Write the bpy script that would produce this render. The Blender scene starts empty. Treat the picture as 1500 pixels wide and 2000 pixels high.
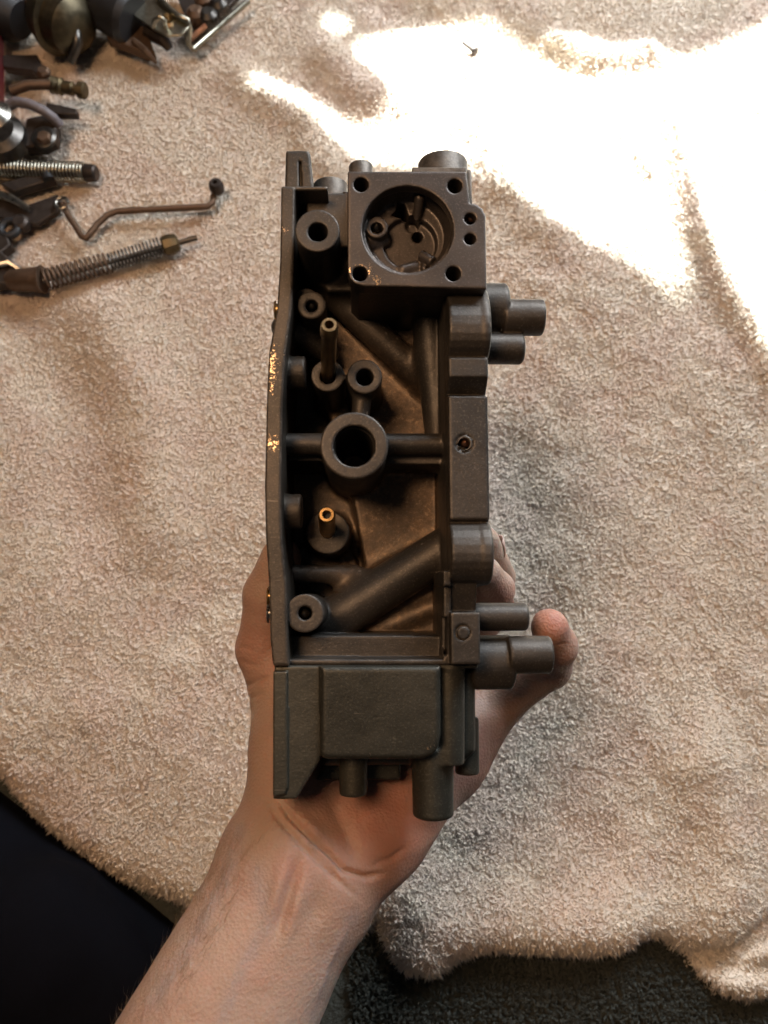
import bpy, math, random
import numpy as np
from mathutils import Vector, Matrix
random.seed(7); rng = np.random.default_rng(7)
R = math.radians
scn = bpy.context.scene
COL = scn.collection

# ------------------------------------------------------------------ camera
TILT = 15.0; CAMH = 0.50; F = 1500.0
cam_d = bpy.data.cameras.new("camera"); cam = bpy.data.objects.new("camera", cam_d); COL.objects.link(cam)
cam_d.sensor_fit = 'VERTICAL'; cam_d.sensor_height = 24.0; cam_d.lens = 18.0
cam.location = (0, 0, CAMH); cam.rotation_euler = (R(TILT), 0, 0)
cam_d.clip_start = 0.01; cam_d.clip_end = 50
cam_d.dof.use_dof = True; cam_d.dof.focus_distance = 0.285; cam_d.dof.aperture_fstop = 9.5
scn.camera = cam
scn.render.resolution_x = 768; scn.render.resolution_y = 1024
# ------------------------------------------------------------------ world, exposure
w = bpy.data.worlds.new("World"); scn.world = w; w.use_nodes = True
w.node_tree.nodes["Background"].inputs[0].default_value = (0.62, 0.66, 0.72, 1)
w.node_tree.nodes["Background"].inputs[1].default_value = 0.05
scn.view_settings.view_transform = 'Standard'; scn.view_settings.look = 'None'
scn.view_settings.exposure = 0.0; scn.view_settings.gamma = 1.0

CR = Matrix.Rotation(R(TILT), 3, 'X')                 # camera axes -> world
def cam2w(v): return CR @ Vector(v) + Vector((0, 0, CAMH))
def ray(px, py): return CR @ Vector(((px-750)/F, (1000-py)/F, -1))
def W(px, py, h=0.018):                               # a point on the level plane z=h
    r = ray(px, py); t = (h-CAMH)/r.z
    return Vector((r.x*t, r.y*t, h))
def Cp(px, py, D):                                    # camera-axes point (mm)
    return np.array([(px-750)/F*D, (1000-py)/F*D, -D], float)

# ------------------------------------------------------------------ lamps
def lamp(name, kind, loc, target, energy, color, **kw):
    d = bpy.data.lights.new(name, kind); o = bpy.data.objects.new(name, d); COL.objects.link(o)
    o.location = loc; o.rotation_euler = (Vector(target)-Vector(loc)).to_track_quat('-Z', 'Y').to_euler()
    d.energy = energy; d.color = color
    for k, v in kw.items(): setattr(d, k, v)
    return o
SUN_P = Vector((1.30, 3.60, 4.10))
lamp("window_sunbeam", 'SPOT', SUN_P, (0.15, 0.35, 0), 18000, (0.90, 1.0, 1.0), spot_size=R(40), spot_blend=0.1, shadow_soft_size=0.040)
lamp("window_skylight", 'AREA', (0.48, 0.95, 0.68), (0.15, 0.20, 0.05), 26.0, (0.88, 0.94, 1.0), shape='RECTANGLE', size=0.75, size_y=0.55)
lamp("room_lamp", 'AREA', (-0.23, 0.14, 0.98), (0, 0.05, 0.15), 4.3, (1.0, 0.62, 0.35), shape='DISK', size=0.27)

# ------------------------------------------------------------------ naming helpers
def tag(o, label=None, cat=None, group=None, kind=None):
    for k, v in (('label', label), ('category', cat), ('group', group), ('kind', kind)):
        if v: o[k] = v
    return o
def empty(name, loc, label, cat, group=None, mat=None):
    o = bpy.data.objects.new(name, None); COL.objects.link(o); o.empty_display_size = 0.02
    if mat is not None: o.matrix_world = mat
    else: o.location = loc
    return tag(o, label, cat, group)
def mk(name, verts, faces, mat, parent=None, smooth=True, angle=35):
    me = bpy.data.meshes.new(name)
    me.from_pydata([tuple(v) for v in verts], [], faces)
    me.materials.append(mat)
    if smooth:
        me.polygons.foreach_set('use_smooth', [True]*len(me.polygons))
        me.set_sharp_from_angle(angle=R(angle))
    me.update()
    o = bpy.data.objects.new(name, me); COL.objects.link(o)
    if parent: o.parent = parent
    return o
def mk_np(name, V, Q, mat, parent=None, nside=4, smooth=True, midx=None, mats=None):
    me = bpy.data.meshes.new(name)
    V = np.asarray(V, np.float32); Q = np.asarray(Q, np.int32)
    me.vertices.add(len(V)); me.vertices.foreach_set('co', V.ravel())
    me.loops.add(Q.size); me.loops.foreach_set('vertex_index', Q.ravel())
    me.polygons.add(len(Q)); me.polygons.foreach_set('loop_start', np.arange(0, Q.size, nside, dtype=np.int32))
    me.update(calc_edges=True); me.validate()
    me.polygons.foreach_set('use_smooth', np.full(len(me.polygons), smooth))
    me.materials.append(mat); me.update()
    o = bpy.data.objects.new(name, me); COL.objects.link(o)
    if parent: o.parent = parent
    return o

# ------------------------------------------------------------------ materials
class NT:
    def __init__(s, name):
        s.m = bpy.data.materials.new(name); s.m.use_nodes = True; s.t = s.m.node_tree
        s.b = s.t.nodes['Principled BSDF']; s.out = s.t.nodes['Material Output']
        s.tc = s.n('ShaderNodeTexCoord')
    def n(s, k, **p):
        x = s.t.nodes.new(k)
        for a, v in p.items(): setattr(x, a, v)
        return x
    def l(s, a, b): s.t.links.new(a, b)
    def noise(s, scale, detail=4, rough=0.55, vec=None, dist=0.0):
        x = s.n('ShaderNodeTexNoise'); x.inputs['Scale'].default_value = scale; x.inputs['Detail'].default_value = detail
        x.inputs['Roughness'].default_value = rough; x.inputs['Distortion'].default_value = dist
        s.l(vec or s.tc.outputs['Object'], x.inputs['Vector']); return x.outputs['Fac']
    def ramp(s, fac, stops):
        x = s.n('ShaderNodeValToRGB'); e = x.color_ramp.elements
        while len(e) < len(stops): e.new(0.5)
        for i, (p, c) in enumerate(stops):
            e[i].position = p; e[i].color = (*c, 1) if len(c) == 3 else c
        s.l(fac, x.inputs[0]); return x.outputs['Color']
    def mix(s, fac, a, b, mode='MIX'):
        x = s.n('ShaderNodeMix', data_type='RGBA', blend_type=mode)
        for sock, v in ((x.inputs[0], fac), (x.inputs[6], a), (x.inputs[7], b)):
            if isinstance(v, bpy.types.NodeSocket): s.l(v, sock)
            elif isinstance(v, (int, float)): sock.default_value = v
            else: sock.default_value = (*v, 1)
        return x.outputs[2]
    def math(s, op, a, b=None, clamp=False):
        x = s.n('ShaderNodeMath', operation=op); x.use_clamp = clamp
        for sock, v in zip(x.inputs, (a, b)):
            if v is None: continue
            if isinstance(v, bpy.types.NodeSocket): s.l(v, sock)
            else: sock.default_value = v
        return x.outputs[0]
    def bump(s, h, strength, dist):
        x = s.n('ShaderNodeBump'); x.inputs['Strength'].default_value = strength; x.inputs['Distance'].default_value = dist
        s.l(h, x.inputs['Height']); s.l(x.outputs[0], s.b.inputs['Normal']); return x
    def set(s, **p):
        for k, v in p.items():
            i = s.b.inputs[k.replace('_', ' ')]
            if isinstance(v, bpy.types.NodeSocket): s.l(v, i)
            else: i.default_value = (*v, 1) if isinstance(v, tuple) and len(v) == 3 and i.type == 'RGBA' else v

def cast_metal(name, c1, c2, metallic=0.55, rough=(0.38, 0.6), chips=(), grain=0.00012, lit_varnish=False):
    t = NT(name)
    big = t.noise(38, 5); fine = t.noise(900, 3, 0.7); mid = t.noise(170, 4, 0.6)
    col = t.mix(t.ramp(big, [(0.35, (0, 0, 0)), (0.68, (1, 1, 1))]), c1, c2)
    spk = t.ramp(t.noise(520, 2, 0.5), [(0.70, (0, 0, 0)), (0.78, (1, 1, 1))])
    col = t.mix(t.math('MULTIPLY', spk, 0.22), col, tuple(min(1, x*3.2) for x in c2))
    # fine scratches: stretched noise
    mp = t.n('ShaderNodeMapping'); mp.inputs['Rotation'].default_value = (0.3, 0.2, 0.7); mp.inputs['Scale'].default_value = (1, 14, 6)
    t.l(t.tc.outputs['Object'], mp.inputs['Vector'])
    scr = t.ramp(t.noise(70, 2, 0.5, mp.outputs[0], 0.4), [(0.745, (0, 0, 0)), (0.765, (1, 1, 1))])
    col = t.mix(t.math('MULTIPLY', scr, 0.30), col, (0.35, 0.30, 0.24))
    if lit_varnish:   # brown fuel deposit on the inner floor, brightened in colour for the warm lamplight
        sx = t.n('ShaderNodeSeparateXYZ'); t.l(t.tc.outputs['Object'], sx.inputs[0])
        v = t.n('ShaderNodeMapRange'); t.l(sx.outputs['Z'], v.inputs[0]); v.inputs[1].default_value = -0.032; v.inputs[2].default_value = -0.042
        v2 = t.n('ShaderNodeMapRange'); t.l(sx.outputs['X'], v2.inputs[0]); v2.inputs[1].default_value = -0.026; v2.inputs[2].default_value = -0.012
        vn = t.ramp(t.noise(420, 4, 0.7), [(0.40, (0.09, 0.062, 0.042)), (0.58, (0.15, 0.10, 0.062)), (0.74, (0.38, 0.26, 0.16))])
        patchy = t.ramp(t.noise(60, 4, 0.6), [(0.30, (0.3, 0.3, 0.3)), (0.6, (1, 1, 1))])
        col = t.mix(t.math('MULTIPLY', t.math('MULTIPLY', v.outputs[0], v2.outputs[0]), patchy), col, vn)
    met = metallic; rg = t.n('ShaderNodeMapRange'); t.l(mid, rg.inputs[0]); rg.inputs[3].default_value = rough[0]; rg.inputs[4].default_value = rough[1]
    rgo = rg.outputs[0]
    geo = t.n('ShaderNodeNewGeometry')
    wear_glint = t.ramp(t.math('ADD', geo.outputs['Pointiness'], t.math('MULTIPLY', t.math('SUBTRACT', t.noise(240, 4, 0.7), 0.5), 0.10)), [(0.535, (0, 0, 0)), (0.60, (1, 1, 1))])
    col = t.mix(t.math('MULTIPLY', wear_glint, 0.45), col, (0.30, 0.25, 0.20))  # worn convex edges, with the bright rims of window light painted in
    dust = t.ramp(t.noise(1400, 2, 0.6), [(0.55, (0, 0, 0)), (0.72, (1, 1, 1))])
    col = t.mix(t.math('MULTIPLY', dust, 0.35), col, tuple(x*2.4 for x in c2))
    if chips:
        tot = None
        for (p, rad, sc) in chips:
            sp = t.n('ShaderNodeVectorMath', operation='SUBTRACT'); t.l(t.tc.outputs['Object'], sp.inputs[0]); sp.inputs[1].default_value = p
            mu = t.n('ShaderNodeVectorMath', operation='MULTIPLY'); t.l(sp.outputs[0], mu.inputs[0]); mu.inputs[1].default_value = sc
            ln = t.n('ShaderNodeVectorMath', operation='LENGTH'); t.l(mu.outputs[0], ln.inputs[0])
            a = t.math('SUBTRACT', 1.0, t.math('DIVIDE', ln.outputs['Value'], rad), clamp=True)
            tot = a if tot is None else t.math('MAXIMUM', tot, a)
        nz = t.noise(1500, 3, 0.6, None, 1.0)
        mk_ = t.math('GREATER_THAN', t.math('ADD', t.math('MULTIPLY', tot, 0.24), t.math('MULTIPLY', nz, t.math('GREATER_THAN', tot, 0.001))), 0.72)
        col = t.mix(mk_, col, (0.62, 0.46, 0.30))
        met = t.math('MAXIMUM', mk_, metallic)
        rgo = t.math('MULTIPLY', rgo, t.math('SUBTRACT', 1.0, t.math('MULTIPLY', mk_, 0.35)))
    t.set(Base_Color=col, Metallic=met, Roughness=rgo)
    t.bump(t.math('ADD', t.math('MULTIPLY', fine, 0.6), mid), 0.8, grain*1.8)
    return t.m

def simple_metal(name, col, rough=0.3, metallic=1.0, var=0.35, grain=0.0001, scale=300):
    t = NT(name); n = t.noise(scale, 4, 0.6)
    c = t.mix(t.ramp(n, [(0.3, (0, 0, 0)), (0.7, (1, 1, 1))]), tuple(x*(1-var) for x in col), col)
    rg = t.n('ShaderNodeMapRange'); t.l(n, rg.inputs[0]); rg.inputs[3].default_value = rough*0.7; rg.inputs[4].default_value = rough*1.4
    t.set(Base_Color=c, Metallic=metallic, Roughness=rg.outputs[0]); t.bump(n, 0.4, grain); return t.m

# ------------------------------------------------------------------ the carburettor's own frame
zc = Vector((0.0333, 0.10, 1)).normalized(); xc = Vector((0, 1, 0)).cross(zc).normalized(); yc = zc.cross(xc)
RL = Matrix((xc, yc, zc)).transposed()                # carb axes -> camera axes
OC = Vector((0, 0, -240.0))                           # its origin in camera axes (mm)
RLi = np.array(RL.transposed()); o_l = RLi @ (-np.array(OC))
def V(px, py, d):
    r = RLi @ np.array([(px-750)/F, (1000-py)/F, -1.0])
    t = (-d - o_l[2])/r[2]
    return o_l + r*t
def S(d): return (240.0+d)/F                          # mm per pixel at depth d

# ------------------------------------------------------------------ solid modelling on a grid (signed distances, surface nets)
def smin(a, b, k):
    if k <= 0: return np.minimum(a, b)
    h = np.maximum(k-np.abs(a-b), 0)/k
    return np.minimum(a, b) - h*h*k*0.25
def sdpoly(X, Y, pts):
    pts = np.asarray(pts, float); d = np.full(X.shape, 1e9, np.float32); s = np.ones(X.shape, np.float32)
    n = len(pts)
    for i in range(n):
        a = pts[i]; b = pts[i-1]; e = b-a
        wx = X-a[0]; wy = Y-a[1]
        t = np.clip((wx*e[0]+wy*e[1])/(e@e+1e-12), 0, 1)
        bx = wx-e[0]*t; by = wy-e[1]*t
        d = np.minimum(d, bx*bx+by*by)
        c1 = Y >= a[1]; c2 = Y < b[1]; c3 = e[0]*wy > e[1]*wx
        s = np.where((c1 & c2 & c3) | (~c1 & ~c2 & ~c3), -s, s)
    return (s*np.sqrt(d)).astype(np.float32)
class Grid:
    def __init__(s, lo, hi, h):
        s.h = h; s.lo = np.array(lo, float); n = np.ceil((np.array(hi)-s.lo)/h).astype(int)+1
        s.n = n; s.F = np.full(tuple(n), 9.0, np.float32)
        s.ax = [s.lo[i]+h*np.arange(n[i]) for i in range(3)]
    def sub(s, lo, hi, m):
        i0 = np.clip(np.floor((np.array(lo)-m-s.lo)/s.h).astype(int), 0, s.n); i1 = np.clip(np.ceil((np.array(hi)+m-s.lo)/s.h).astype(int)+1, 0, s.n)
        sl = tuple(slice(a, b) for a, b in zip(i0, i1))
        X = s.ax[0][sl[0]][:, None, None].astype(np.float32); Y = s.ax[1][sl[1]][None, :, None].astype(np.float32); Z = s.ax[2][sl[2]][None, None, :].astype(np.float32)
        return sl, X, Y, Z
    def op(s, sl, D, k, cut):
        A = s.F[sl]
        if cut == 2: s.F[sl] = np.maximum(A, D)
        else: s.F[sl] = -smin(-A, D, k) if cut else smin(A, D, k)
    # prism along the depth axis; pts in mm; z from z0 (back) to z1 (front)
    def prism(s, pts, z0, z1, k=0.0, cut=False, r=0.5):
        pts = np.array(pts, float)[:, :2]; z0, z1 = min(z0, z1), max(z0, z1)
        sl, X, Y, Z = s.sub((*pts.min(0), z0), (*pts.max(0), z1), k+2*s.h)
        if 0 in s.F[sl].shape: return
        d2 = sdpoly(X[:, :, 0]+0*Y[:, :, 0], Y[:, :, 0]+0*X[:, :, 0], pts)[:, :, None]
        dz = np.abs(Z-(z0+z1)/2)-(z1-z0)/2
        a = d2+r; b = dz+r
        D = np.minimum(np.maximum(a, b), 0)+np.sqrt(np.maximum(a, 0)**2+np.maximum(b, 0)**2)-r
        s.op(sl, D.astype(np.float32), k, cut)
    # round or oval bar from A to B (flat ends), radii ra->rb ; squash = (factor, axis vec)
    def bar(s, A, B, ra, rb=None, k=0.0, cut=False, r=0.4, round_=False, side=None, oval=1.0):
        A = np.array(A, float); B = np.array(B, float); rb = ra if rb is None else rb
        m = max(ra, rb)*max(1, oval)
        sl, X, Y, Z = s.sub(np.minimum(A, B)-m, np.maximum(A, B)+m, k+2*s.h)
        if 0 in s.F[sl].shape: return
        L = np.linalg.norm(B-A); u = (B-A)/max(L, 1e-9)
        px = X-A[0]; py = Y-A[1]; pz = Z-A[2]
        t = px*u[0]+py*u[1]+pz*u[2]
        tc = np.clip(t/max(L, 1e-9), 0, 1)
        rad = ra+(rb-ra)*tc
        qx = px-u[0]*t; qy = py-u[1]*t; qz = pz-u[2]*t
        if side is not None:                        # 'oval' times wider along side
            sd = np.array(side, float); sd -= u*(sd@u); sd /= np.linalg.norm(sd)
            c = qx*sd[0]+qy*sd[1]+qz*sd[2]
            f = 1-1/oval
            qx = qx-c*sd[0]*f; qy = qy-c*sd[1]*f; qz = qz-c*sd[2]*f
        rr = np.sqrt(qx*qx+qy*qy+qz*qz)
        if round_:
            over = t-tc*L
            D = np.sqrt(rr*rr+over*over)-rad
        else:
            a = rr-rad+r; b = np.abs(t-L/2)-L/2+r
            D = np.minimum(np.maximum(a, b), 0)+np.sqrt(np.maximum(a, 0)**2+np.maximum(b, 0)**2)-r
        s.op(sl, D.astype(np.float32), k, cut)
    def xprism(s, yz, x0, x1, k=0.0, cut=False, r=0.5):
        yz = np.array(yz, float); x0, x1 = min(x0, x1), max(x0, x1)
        sl, X, Y, Z = s.sub((x0, yz[:, 0].min(), yz[:, 1].min()), (x1, yz[:, 0].max(), yz[:, 1].max()), k+2*s.h)
        d2 = sdpoly(Y[0]+0*Z[0], Z[0]+0*Y[0], yz)[None]
        dx = np.abs(X-(x0+x1)/2)-(x1-x0)/2
        a = d2+r; b = dx+r
        D = np.minimum(np.maximum(a, b), 0)+np.sqrt(np.maximum(a, 0)**2+np.maximum(b, 0)**2)-r
        s.op(sl, D.astype(np.float32), k, cut)
    def ball(s, C, rad, k=0.0, cut=False, sc=(1, 1, 1)):
        C = np.array(C, float); sc = np.array(sc, float)
        sl, X, Y, Z = s.sub(C-rad*sc, C+rad*sc, k+2*s.h)
        if 0 in s.F[sl].shape: return
        D = (np.sqrt(((X-C[0])/sc[0])**2+((Y-C[1])/sc[1])**2+((Z-C[2])/sc[2])**2)-rad)*sc.min()
        s.op(sl, D.astype(np.float32), k, cut)
    def mesh(s):
        Fp = np.pad(s.F, 1, constant_values=5.0); neg = Fp < 0
        nx, ny, nz = Fp.shape
        c = np.zeros((nx-1, ny-1, nz-1), np.int8)
        for i in (0, 1):
            for j in (0, 1):
                for k in (0, 1): c += neg[i:nx-1+i, j:ny-1+j, k:nz-1+k]
        act = (c > 0) & (c < 8); I = np.argwhere(act)
        acc = np.zeros((len(I), 3)); cnt = np.zeros(len(I))
        cor = [(i, j, k) for i in (0, 1) for j in (0, 1) for k in (0, 1)]
        val = {q: Fp[I[:, 0]+q[0], I[:, 1]+q[1], I[:, 2]+q[2]] for q in cor}
        for q in cor:
            for a in range(3):
                if q[a] == 0:
                    p = list(q); p[a] = 1; p = tuple(p)
                    v0, v1 = val[q], val[p]; m = (v0 < 0) != (v1 < 0)
                    t = np.where(m, v0/np.where(m, v0-v1, 1), 0)
                    pos = np.array(q, float)[None, :].repeat(len(I), 0); pos[:, a] += t
                    acc += pos*m[:, None]; cnt += m
        P = (I + acc/cnt[:, None] - 1)*s.h + s.lo
        idx = np.full(act.shape, -1, np.int32); idx[tuple(I.T)] = np.arange(len(I))
        Q = []
        for a in range(3):
            sl0 = [slice(None)]*3; sl1 = [slice(None)]*3; sl0[a] = slice(0, -1); sl1[a] = slice(1, None)
            n0 = neg[tuple(sl0)]; n1 = neg[tuple(sl1)]
            E = np.argwhere(n0 != n1); b, c_ = [(1, 2), (2, 0), (0, 1)][a]
            fl = n0[tuple(E.T)]
            def g(db, dc):
                e = E.copy(); e[:, b] -= db; e[:, c_] -= dc; return idx[tuple(e.T)]
            q = np.stack([g(1, 1), g(0, 1), g(0, 0), g(1, 0)], 1)
            q = np.where(fl[:, None], q, q[:, ::-1]); Q.append(q)
        return P, np.concatenate(Q)

# ------------------------------------------------------------------ mesh shapes for small things
class MB:
    def __init__(s, scale=1.0): s.v = []; s.f = []; s.sc = scale
    def _add(s, v, f):
        n = len(s.v); s.v += [tuple(np.array(x, float)*s.sc) for x in v]; s.f += [[i+n for i in q] for q in f]
    def tube(s, pts, rad, n=10, cap=True):
        pts = [np.array(p, float) for p in pts]; rad = [rad]*len(pts) if np.isscalar(rad) else rad
        v = []; f = []; up = None
        for i, p in enumerate(pts):
            a = pts[max(0, i-1)]; b = pts[min(len(pts)-1, i+1)]; t = b-a
            if np.linalg.norm(t) < 1e-9: t = pts[-1]-pts[0]
            t = t/np.linalg.norm(t)
            if up is None: up = np.array([0, 0, 1.0]) if abs(t[2]) < 0.9 else np.array([1.0, 0, 0])
            x = np.cross(up, t); x /= np.linalg.norm(x); y = np.cross(t, x); up = y
            for k in range(n):
                a_ = 2*math.pi*k/n; v.append(p+rad[i]*(math.cos(a_)*x+math.sin(a_)*y))
        for i in range(len(pts)-1):
            for k in range(n):
                f.append([i*n+k, i*n+(k+1) % n, (i+1)*n+(k+1) % n, (i+1)*n+k])
        if cap: f.append(list(range(n))[::-1]); f.append([(len(pts)-1)*n+k for k in range(n)])
        s._add(v, f); return s
    def lathe(s, A, B, prof, n=20):       # prof: (t along AB in units of |AB|, radius)
        A = np.array(A, float); B = np.array(B, float)
        return s._lathe(A, B, prof, n)
    def _lathe(s, A, B, prof, n):
        t = B-A; L = np.linalg.norm(t); t = t/L
        up = np.array([0, 0, 1.0]) if abs(t[2]) < 0.9 else np.array([1.0, 0, 0])
        x = np.cross(up, t); x /= np.linalg.norm(x); y = np.cross(t, x); v = []; f = []
        for (q, r) in prof:
            for k in range(n):
                a_ = 2*math.pi*k/n; v.append(A+t*L*q+max(r, 1e-6)*(math.cos(a_)*x+math.sin(a_)*y))
        for i in range(len(prof)-1):
            for k in range(n): f.append([i*n+k, i*n+(k+1) % n, (i+1)*n+(k+1) % n, (i+1)*n+k])
        f.append(list(range(n))[::-1]); f.append([(len(prof)-1)*n+k for k in range(n)])
        s._add(v, f); return s
    def prism(s, poly, vec):
        n = len(poly); poly = [np.array(p, float) for p in poly]; vec = np.array(vec, float)
        v = poly+[p+vec for p in poly]
        f = [list(range(n))[::-1], [n+i for i in range(n)]]+[[i, (i+1) % n, n+(i+1) % n, n+i] for i in range(n)]
        s._add(v, f); return s
    def helix(s, A, B, r, turns, wire, n=6, seg=14, r2=None):
        A = np.array(A, float); B = np.array(B, float); t = B-A; L = np.linalg.norm(t); t = t/L
        up = np.array([0, 0, 1.0]); x = np.cross(up, t); x /= np.linalg.norm(x); y = np.cross(t, x)
        N = int(turns*seg); r2 = r2 or r; P = []
        for i in range(N+1):
            q = i/N; a = 2*math.pi*turns*q; rr = r+(r2-r)*q
            P.append(A+t*L*q+rr*(math.cos(a)*x+math.sin(a)*y))
        return s.tube(P, wire, n)
    def done(s, name, mat, parent=None, angle=35, bevel=0.0):
        o = mk(name, s.v, s.f, mat, parent, True, angle)
        if bevel:
            b = o.modifiers.new('bevel', 'BEVEL'); b.width = bevel; b.segments = 2; b.limit_method = 'ANGLE'; b.angle_limit = R(40)
        return o

# ================================================================== SETTING: carpet, towel, added sun blocker
def carpet_mat():
    t = NT('carpet_pile'); n1 = t.noise(260, 4, 0.7); n2 = t.noise(16, 3)
    c = t.mix(n1, (0.035, 0.040, 0.035), (0.11, 0.115, 0.10)); c = t.mix(n2, c, (0.065, 0.070, 0.062))
    t.set(Base_Color=c, Roughness=0.95); t.b.inputs['Specular IOR Level'].default_value = 0.1
    t.bump(n1, 1.0, 0.004); return t.m
def towel_mat(name='towel_terry'):
    t = NT(name); n1 = t.noise(9, 3, 0.5); n2 = t.noise(420, 2, 0.5)
    c = t.mix(t.ramp(n1, [(0.35, (0, 0, 0)), (0.65, (1, 1, 1))]), (0.88, 0.775, 0.65), (0.91, 0.825, 0.71))
    c = t.mix(t.ramp(t.noise(22, 3, 0.6), [(0.45, (0, 0, 0)), (0.62, (1, 1, 1))]), c, (0.88, 0.755, 0.65))
    c = t.mix(t.math('MULTIPLY', t.ramp(t.noise(700, 2, 0.5), [(0.4, (0, 0, 0)), (0.7, (1, 1, 1))]), 0.3), c, (0.66, 0.56, 0.48))
    t.set(Base_Color=c, Roughness=0.9); t.b.inputs['Specular IOR Level'].default_value = 0.15
    tl = t.n('ShaderNodeBsdfTranslucent'); t.l(c, tl.inputs['Color']); mx = t.n('ShaderNodeMixShader'); mx.inputs[0].default_value = 0.2
    t.l(t.b.outputs[0], mx.inputs[1]); t.l(tl.outputs[0], mx.inputs[2]); t.l(mx.outputs[0], t.out.inputs['Surface'])
    return t.m
M_CARPET = carpet_mat(); M_TOWEL = towel_mat()
mk('carpet', [(-1.6, -1.2, 0), (1.6, -1.2, 0), (1.6, 1.6, 0), (-1.6, 1.6, 0)], [[0, 1, 2, 3]], M_CARPET, smooth=False)['kind'] = 'structure'

# towel outline along its near edge, read where it lies on the carpet
edge_px = [(-420, 1330), (-120, 1440), (0, 1512), (60, 1590), (130, 1648), (230, 1715), (345, 1762), (470, 1800), (600, 1830), (700, 1835), (738, 1800),
           (752, 1850), (790, 1905), (850, 1912), (890, 1880), (960, 1858), (1060, 1862), (1150, 1868), (1215, 1860), (1265, 1828), (1310, 1838), (1345, 1868), (1372, 1905), (1410, 1940), (1470, 1955), (1540, 1945), (1700, 1900), (2050, 1850)]
edge = [tuple(W(x, y, 0.012)[:2]) for x, y in edge_px]
outline = edge + [(0.95, 0.92), (-0.95, 0.92)]
class VN:                                              # smooth value noise
    def __init__(s, seed): s.t = np.random.default_rng(seed).random((64, 64))
    def __call__(s, x, y):
        xi = np.floor(x).astype(int); yi = np.floor(y).astype(int); fx = x-xi; fy = y-yi
        fx = fx*fx*(3-2*fx); fy = fy*fy*(3-2*fy); g = lambda a, b: s.t[a % 64, b % 64]
        return (g(xi, yi)*(1-fx)+g(xi+1, yi)*fx)*(1-fy)+(g(xi, yi+1)*(1-fx)+g(xi+1, yi+1)*fx)*fy-0.5
n1, n2, n3, n4 = VN(1), VN(2), VN(3), VN(4)
def seg_d(x, y, A, B):
    ax, ay = A; bx, by = B; ex, ey = bx-ax, by-ay
    t = np.clip(((x-ax)*ex+(y-ay)*ey)/(ex*ex+ey*ey), 0, 1)
    return np.hypot(x-ax-ex*t, y-ay-ey*t), t
folds = [  # pixel polyline, height mm, width mm
    ([(1310, 250), (1345, 430), (1430, 590), (1530, 760)], 7, 10),
    ([(1240, 310), (1262, 350)], 5, 5),
    ([(930, 250), (990, 380), (1080, 470)], 6, 16),
    ([(470, 160), (600, 250), (640, 330)], 7, 16),
    ([(640, 120), (700, 190), (770, 210)], 9, 16),
    ([(200, 620), (290, 800), (310, 1050)], 6, 22),
    ([(30, 640), (150, 800), (160, 1000)], -6, 30),
    ([(1000, 900), (1010, 1080), (1060, 1200)], -5, 22),
    ([(780, 1720), (850, 1800), (1000, 1790), (1200, 1780)], 6, 20),
    ([(1080, 95), (1180, 130), (1260, 120)], 8, 10),
    ([(780, 30), (1000, 90), (1120, 150)], -6, 18),
    ([(1350, 1872), (1430, 1868), (1530, 1800), (1600, 1780)], -14, 7), ([(1400, 1905), (1540, 1890)], -6, 5),
    ([(1380, 1500), (1430, 1640), (1420, 1760)], 7, 20)]
def towel_z(x, y, de):
    calm = 1/(1+np.exp(-((x+0.02)/0.035)))*1.0+1/(1+np.exp(((y-0.10)/0.03))); calm = np.clip(calm, 0, 1)*0.85+0.15
    z = 0.015 + calm*(0.014*n1(x*6+3, y*6+9) + 0.0070*n2(x*14, y*14) + 0.0024*n3(x*40, y*40) + 0.0016*n4(x*95, y*95))
    for pl, h, wd in folds:
        q = [W(a, b, 0.015) for a, b in pl]; m = None
        for i in range(len(q)-1):
            d, t = seg_d(x, y, q[i][:2], q[i+1][:2]); m = d if m is None else np.minimum(m, d)
        z = z + 1.2*h*0.001*np.exp(-(m/(wd*0.001))**2)
    e = np.clip(-de/0.014, 0, 1); prof = np.sqrt(1-(1-e)**2)
    return (np.maximum(z, 0.006))*prof + 0.001
def towel_dist(x, y): return sdpoly(x, y, outline)
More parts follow.
